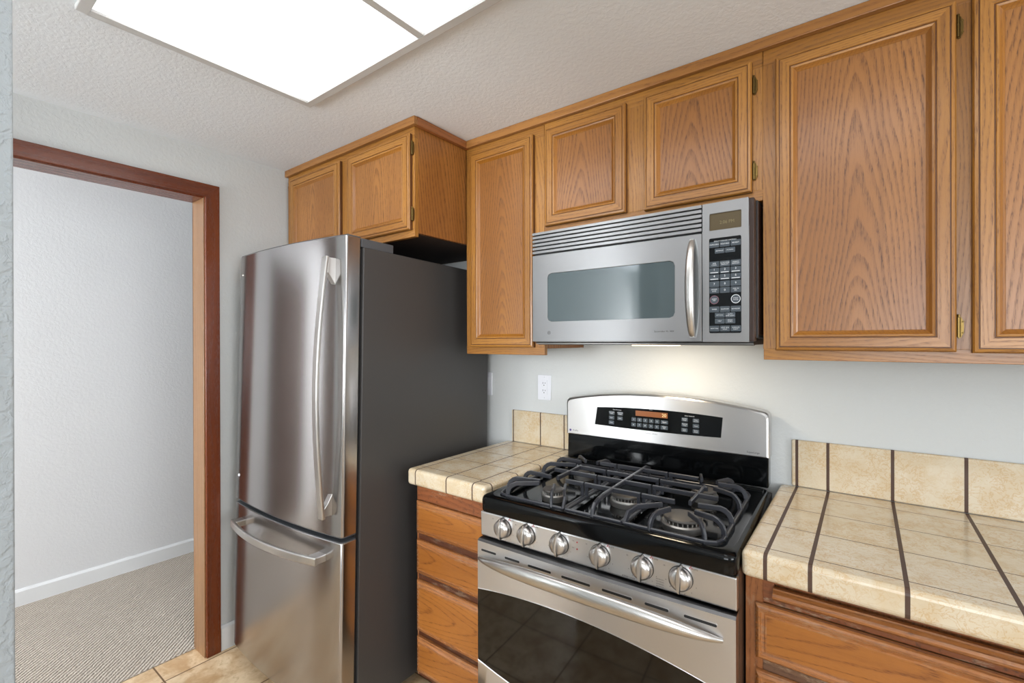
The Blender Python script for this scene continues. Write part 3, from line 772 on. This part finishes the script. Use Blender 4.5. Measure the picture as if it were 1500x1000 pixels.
for P, y in vs_prof: vs += [(p[0], y, p[1]) for p in P]
bg.add(vs, [[i*n+k, i*n+(k+1) % n, (i+1)*n+(k+1) % n, (i+1)*n+k] for i in range(3) for k in range(n)], 0, False)
bg.add([(p[0], .2905, p[1]) for p in vs_prof[-1][0]], [list(range(n))], 0); bg.add([(p[0], .352, p[1]) for p in o1], [list(range(n))[::-1]], 0)
bgo = bg.build('backguard', ST, rg)
rs = MB().prism([(.2965, .917), (.352, .917), (.352, 1.018), (.3005, 1.018), (.2985, .98)], 'x', -HR+.004, HR-.003)
rs.build('riser', BLACK, rg, bevel=.004)
# glass control panel
YG = .2905
def lensx(x): return x
zc_top = lambda x: 1.143+.012*(1-(x/.235)**2)*1.0
gp = []
for i in range(13): x = -.245+.475*i/12; gp.append((x, 1.069-.004*(1-((x+.005)/.24)**2)))
gp2 = [(x*1.0+(.010 if x < 0 else .006), 1.139+.009*(1-((x+.005)/.24)**2)) for x, _ in gp][::-1]
outl = gp+gp2
pl = MB().prism(outl, 'y', YG-.0015, YG+.002, 0)
bz = [(x+(.004 if x > 0 else -.004)*(abs(x) > .2), z+(.003 if z > 1.1 else -.003)) for x, z in outl]
ringplate(pl, bz, outl, YG-.0008, YG+.001, 2)
pl.text('Oven Functions', -.150, 1.1345, .0055, YG-.0018, 1); pl.text('Clock', -.016, 1.1455, .0045, YG-.0018, 1); pl.text('Oven Controls', .125, 1.1345, .0055, YG-.0018, 1)
cpo = pl.build('control_panel', [BLACK, PRINT, ST], bgo, recalc=False)
dsp = MB().box(-.075, .047, YG-.0022, YG, 1.1185, 1.1385, 0); dsp.text('20', .034, 1.128, .017, YG-.0026, 1)
dsp.build('display', [AMBER, DIGIT], cpo, recalc=False)
def rb(m, name, mats, parent, **k): return m.build(name, mats, parent, **k)
KEYG2 = KEYG
yk = YG-.0015
for i in range(5): 
    key(-.082+i*.0225, 1.1035, .0175, .0145, '12345'[i], yk, cpo, .0085, rb); key(-.083+i*.0225, 1.0835, .0175, .0145, '67890'[i], yk, cpo, .0085, rb)
key(.035, 1.1035, .0265, .0135, 'Start', yk, cpo, .0075, rb); key(.034, 1.0835, .0265, .0145, 'Clear\nOff', yk, cpo, .0062, rb)
for x, z, t_ in ((-.172, 1.121, 'Convection\nBake'), (-.137, 1.121, 'Convection\nRoast'), (-.173, 1.102, 'Bake'), (-.138, 1.102, 'Broil'), (-.174, 1.083, 'Clean'),
                 (.108, 1.121, 'Kitchen\nTimer'), (.108, 1.102, 'Cooking\nTime'), (.107, 1.083, 'Delay\nStart'), (.147, 1.120, 'Timer\nOn/Off'), (.147, 1.101, 'Clock'), (.147, 1.082, 'Warm\nProof')):
    key(x, z, .0215, .0140, t_, yk, cpo, .0052, rb)
tx = MB()
tx.prism([(-.357+.0048*math.cos(R(a)), 1.034+.0048*math.sin(R(a))) for a in range(0, 360, 30)], 'y', YG-.0006, YG, 1)
tx.mi = [0]*len(tx.f); tx.build('emblem', [PURP], bgo, recalc=False)
for t_, x, z, sz, al in (('Profile', -.346, 1.034, .0095, 'LEFT'), ('SuperLarge', .330, 1.031, .0085, 'CENTER'), ('Electronic  Self-clean', -.015, 1.0555, .0055, 'CENTER')):
    MB().text(t_, x, z, sz, YG-.0005, 0, al).build('lettering', PRDK, bgo, recalc=False)

# front knob panel
YP = -.283
fp = MB().prism([(YP+.022, .783), (YP+.003, .783), (YP, .788), (YP-.002, .862), (YP+.022, .862)], 'x', -HR+.002, HR-.001)
fpo = fp.build('knob_panel', ST, rg, bevel=.003)
fpl = MB()
kx = (-.285, -.199, -.087, .038, .155, .251); kz = .827
for i, x in enumerate(kx):
    fpl = MB()
    fpl.text('OFF', x+.002, kz+.0365, .0045, YP-.0026, 0)
    if i in (0, 1, 3, 4, 5):
        fpl.text('LITE', x+.030, kz+.030, .0055, YP-.0026, 0, 'LEFT')
        for k in range(3): fpl.box(x+.020+k*.003, x+.0215+k*.003, YP-.0026, YP-.0022, kz+.028+(k % 2)*.003, kz+.032+(k % 2)*.003, 1)
        fpl.text('HI', x-.040, kz+.021, .005, YP-.0026, 0)
    for k in range(6):
        a = R(200+k*28); fpl.text(str(9-k if k else 'H'), x+.0385*math.cos(a), kz-.001+.0365*math.sin(a), .0045, YP-.0024, 0)
    fpl.build('knob_marking', [PRDK, PRRED], fpo, recalc=False)
fpl = MB()
for dz in (.018, -.001):
    fpl.lathe([(0, .0012), (.0022, .001), (.0022, 0)], (-.087+.056, YP-.0012, kz+dz), 'y', 10, 1); fpl.text('ON', -.087+.044, kz+dz+.002, .0045, YP-.0024, 0)
fpl.build('indicator_marking', [PRDK, PRRED], fpo, recalc=False); fpl = MB()
fpl.text('BURNER RANGE', .118, kz-.036, .0048, YP-.0016, 0)
for k in range(4): fpl.text('SEE MANUAL', .200, kz-.018-.006*k, .0034, YP-.0018, 0)
fpl.build('lettering', [PRDK, PRRED], fpo, recalc=False)
for x in kx:
    k = MB().lathe([(.0, .0245), (.012, .0243), (.0205, .022), (.0255, .017), (.0275, .010), (.0285, 0)], (x, YP-.0015, kz), 'y', 36, 0)
    # grip blade, widest at the middle, pointed over the top edge
    bl = []
    for i in range(15):
        t = -1+2*i/14; bl.append((t*.0305 if t < 0 else t*.0345, .0062*(1-abs(t)**2.5)+.0016))
    L0 = [(x-w, kz+z) for z, w in bl]+[(x+w, kz+z) for z, w in bl[::-1]]
    vs = []; n = len(L0)
    for yy, sc in ((-.004, 1.15), (-.020, 1.0), (-.030, .82), (-.033, .55)):
        vs += [(x+(p[0]-x)*sc, YP+yy-(0 if yy > -.01 else -.012*((p[1]-kz)/.034)**2), kz+(p[1]-kz)*(1 if yy > -.01 else .98-.0*sc)) for p in L0]
    k.add(vs, [[i*n+j, i*n+(j+1) % n, (i+1)*n+(j+1) % n, (i+1)*n+j] for i in range(3) for j in range(n)]+[[3*n+j for j in range(n)]], 0, True)
    k.lathe([(.0292, 0), (.0292, .003), (.0285, .003)], (x, YP-.0008, kz), 'y', 36, 1)
    k.build('knob', [STK, BLKM], fpo)
# oven door
YD = -.300
dz0, dz1 = .215, .779
def gtop(x): return .647-.040*((x+.07)/HR)**2
def gbot(x): return .352+.042*(x/HR)**2
nx = 20; XX = [-HR+.002+(2*HR-.003)*i/nx for i in range(nx+1)]
def dy(x): return YD-.006*(1-(x/HR)**2)
slots = [(-.359, -.301), (-.266, -.212), (-.181, -.103), (-.069, .019), (.053, .135), (.168, .227), (.263, .337)]
SZ0, SZ1 = .7450, .7515
def on_door(m, cols, za, zb, mi=0, off=0.):
    for a, b in zip(cols[:-1], cols[1:]):
        fa = za if callable(za) else (lambda x: za); fb = zb if callable(zb) else (lambda x: zb)
        k = MB(); m.add([(a, dy(a)+off, fa(a)), (b, dy(b)+off, fa(b)), (b, dy(b)+off, fb(b)), (a, dy(a)+off, fb(a))], [(0, 1, 2, 3)], mi, True)
od = MB()
on_door(od, XX, gtop, SZ0); 
on_door(od, XX, SZ0, dz1-.006); on_door(od, XX, dz0, gbot)
for a, b in slots:
    yy = dy((a+b)/2)
    od.prism(rrect(a-.0012, b+.0012, SZ0-.0012, SZ1+.0012, .004, 4), 'y', yy-.0008, yy+.004, 0)
    od.prism(rrect(a, b, SZ0, SZ1, .0031, 4), 'y', yy-.0011, yy+.004, 1)
# bevelled top, sides, bottom, back
for a, b in zip(XX[:-1], XX[1:]):
    od.add([(a, dy(a), dz1-.006), (b, dy(b), dz1-.006), (b, dy(b)+.006, dz1), (a, dy(a)+.006, dz1)], [(0, 1, 2, 3)], 2, True)
    od.add([(a, dy(a)+.006, dz1), (b, dy(b)+.006, dz1), (b, YD+.036, dz1+.001), (a, YD+.036, dz1+.001)], [(0, 1, 2, 3)], 2, True)
for x, s in ((XX[0], -1), (XX[-1], 1)):
    od.add([(x, dy(x), dz0), (x, dy(x), dz1-.006), (x, dy(x)+.006, dz1), (x, YD+.036, dz1), (x, YD+.036, dz0)], [(0, 1, 2, 3, 4)], 0)
od.add([(XX[0], YD, dz0), (XX[-1], YD, dz0), (XX[-1], YD+.036, dz0), (XX[0], YD+.036, dz0)], [(0, 1, 2, 3)], 0)
DTOP = steel('door_top_steel', '626161', .38)
odo = od.build('oven_door', [ST, SLOT, DTOP], rg)
gw = MB(); on_door(gw, XX, lambda x: gbot(x)-.001, lambda x: gtop(x)+.001, 0, .0012)
gw.build('oven_window', GLASSB, odo)
be = MB()
for f, s in ((gtop, 1), (gbot, -1)):
    be.tube([(x, dy(x)+.0005, f(x)) for x in XX], .0013, 6)
be.build('window_edge', ST, odo)
hp = []; ra = []; rf = []
for i in range(31):
    t = -1+2*i/30; e = max(0, 1-abs(t)**6)
    hp.append((-.009+t*.359, dy(t*.359)-.004-.038*(1-t*t)**.75, .740-.020*t*t)); ra.append(.004+.010*e**.8); rf.append(.005+.0165*(1-abs(t)**3.5))
MB().tube(hp, ra, 18, 0, True, rf).build('door_handle', STH, odo)
MB().box(-HR+.003, HR-.003, YD, -.262, .045, .205).build('storage_drawer', ST, rg, bevel=.004)

# burners
def burner(x, y, rad, sx=1.):
    b = MB().lathe([(rad*1.16, .900), (rad*1.24, .914), (rad*1.24, .918), (rad*1.16, .9215), (rad*.98, .9215), (0, .9215)], (x, y, 0), 'z', 36, 0, sx=sx)
    for i in range(24):
        a = 2*math.pi*i/24; b.box(x+rad*1.03*math.cos(a)*sx-.0015, x+rad*1.03*math.cos(a)*sx+.0015, y+rad*1.03*math.sin(a)-.0015, y+rad*1.03*math.sin(a)+.0015, .920, .929, 0)
    o = b.build('burner', ALU, ckt)
    MB().lathe([(0, .928), (rad*1.0, .928), (rad*1.08, .929), (rad*1.1, .932), (rad*1.05, .9355), (rad*.9, .937), (0, .9375)], (x, y, 0), 'z', 36, 0, sx=sx).build('burner_cap', CAPM, o)
burner(.222, -.158, .046); burner(.215, .110, .034); burner(-.182, -.155, .031); burner(-.205, .110, .032); burner(.030, -.085, .026, 1.5)
# grates
ZG = .953; ZL = .922
def grate(bars, label=None):
    m = MB()
    for b in bars: m.bar(b['p'], b.get('w', .0085), b.get('h', .014))
    return m.build('grate', IRON, ckt)
def B(*p, w=.0085, h=.014): return dict(p=p, w=w, h=h)
def finger(x0, y0, x1, y1, curl=.018):
    """a finger that rises from the low frame rod and runs level to its tip"""
    dx, dyy = x1-x0, y1-y0; L = math.hypot(dx, dyy); ux, uy = dx/L, dyy/L; P = []
    for t, z in ((0, ZL-.012), (.15, ZL+.008), (.45, ZL+.019), (1.0, ZG-.004), (1.6, ZG)): P.append((x0+ux*curl*t, y0+uy*curl*t, z))
    P.append((x1, y1, ZG)); return B(*P)
def leg(x, y): return B((x, y, ZL-.014), (x, y, ZG), w=.008, h=.008)
fy0, fy1 = -.252, .222
def rod(P): return dict(p=[(x, y, ZL-.006) for x, y in P], w=.009, h=.009)
def side_grate(s):
    X0, X1 = .094*s, .333*s; bars = []
    rr = .035
    bars.append(rod([(X0, fy0), (X1-rr*s, fy0), (X1-.01*s, fy0+.01), (X1, fy0+rr), (X1, fy1-rr), (X1-.01*s, fy1-.01), (X1-rr*s, fy1), (X0, fy1)]))
    bars.append(rod([(X0, fy0), (X0, fy1)]))
    cx = .218*s if s > 0 else -.188; cf, cr = -.158, .110
    # fingers from outer rail
    for y, yt, xt in ((-.190, -.165, .060), (-.095, -.105, .050), (.030, .075, .055), (.135, .125, .058)):
        bars.append(finger(X1, y, cx+xt*s*.62, yt))
    # fingers from the front and rear rods
    bars.append(finger(X1-.035*s, fy0+.006, cx+.028*s, cf-.028)); bars.append(finger(cx-.055*s, fy0, cx-.024*s, cf-.022))
    bars.append(finger(X1-.05*s, fy1-.003, cx+.028*s, cr+.035)); bars.append(finger(cx-.04*s, fy1, cx-.018*s, cr+.036))
    # cross bars from the inner edge
    for y, xe in ((-.115, cx-.030*s), (-.020, cx+.065*s), (.055, cx+.02*s), (.150, cx-.03*s)):
        bars.append(B((X0, y, ZG), (xe, y, ZG))); bars.append(B((X0+.005*s, y, ZL-.010), (X0+.005*s, y, ZG-.006), w=.008, h=.010))
    bars.append(B((cx+.008*s, -.102, ZG), (cx+.008*s, .068, ZG)))
    bars.append(B((X0, fy0, ZL-.008), (X0+.004*s, fy0+.02, ZG-.012), (X0+.02*s, fy0+.045, ZG-.002), (cx-.052*s, cf-.0, ZG)))
    return grate(bars)
side_grate(-1); side_grate(1)
cb_ = [rod([(-.084, fy0), (.084, fy0)]), rod([(-.084, fy1), (.084, fy1)]), rod([(-.084, fy0), (-.084, fy1)]), rod([(.084, fy0), (.084, fy1)])]
cb_.append(B((0, fy0, ZL-.012), (0, fy0+.004, ZL+.010), (0, fy0+.016, ZL+.022), (0, fy0+.04, ZG-.003), (0, fy0+.07, ZG), (0, .19, ZG), (0, fy1, ZG-.01), (0, fy1, ZL-.01), w=.010))
for y in (-.115, -.020, .055, .150):
    cb_.append(B((-.0895, y, ZG), (.0895, y, ZG)))
    for q in (-.084, .084): cb_.append(B((q, y, ZL-.010), (q, y, ZG-.006), w=.008, h=.010))
grate(cb_)
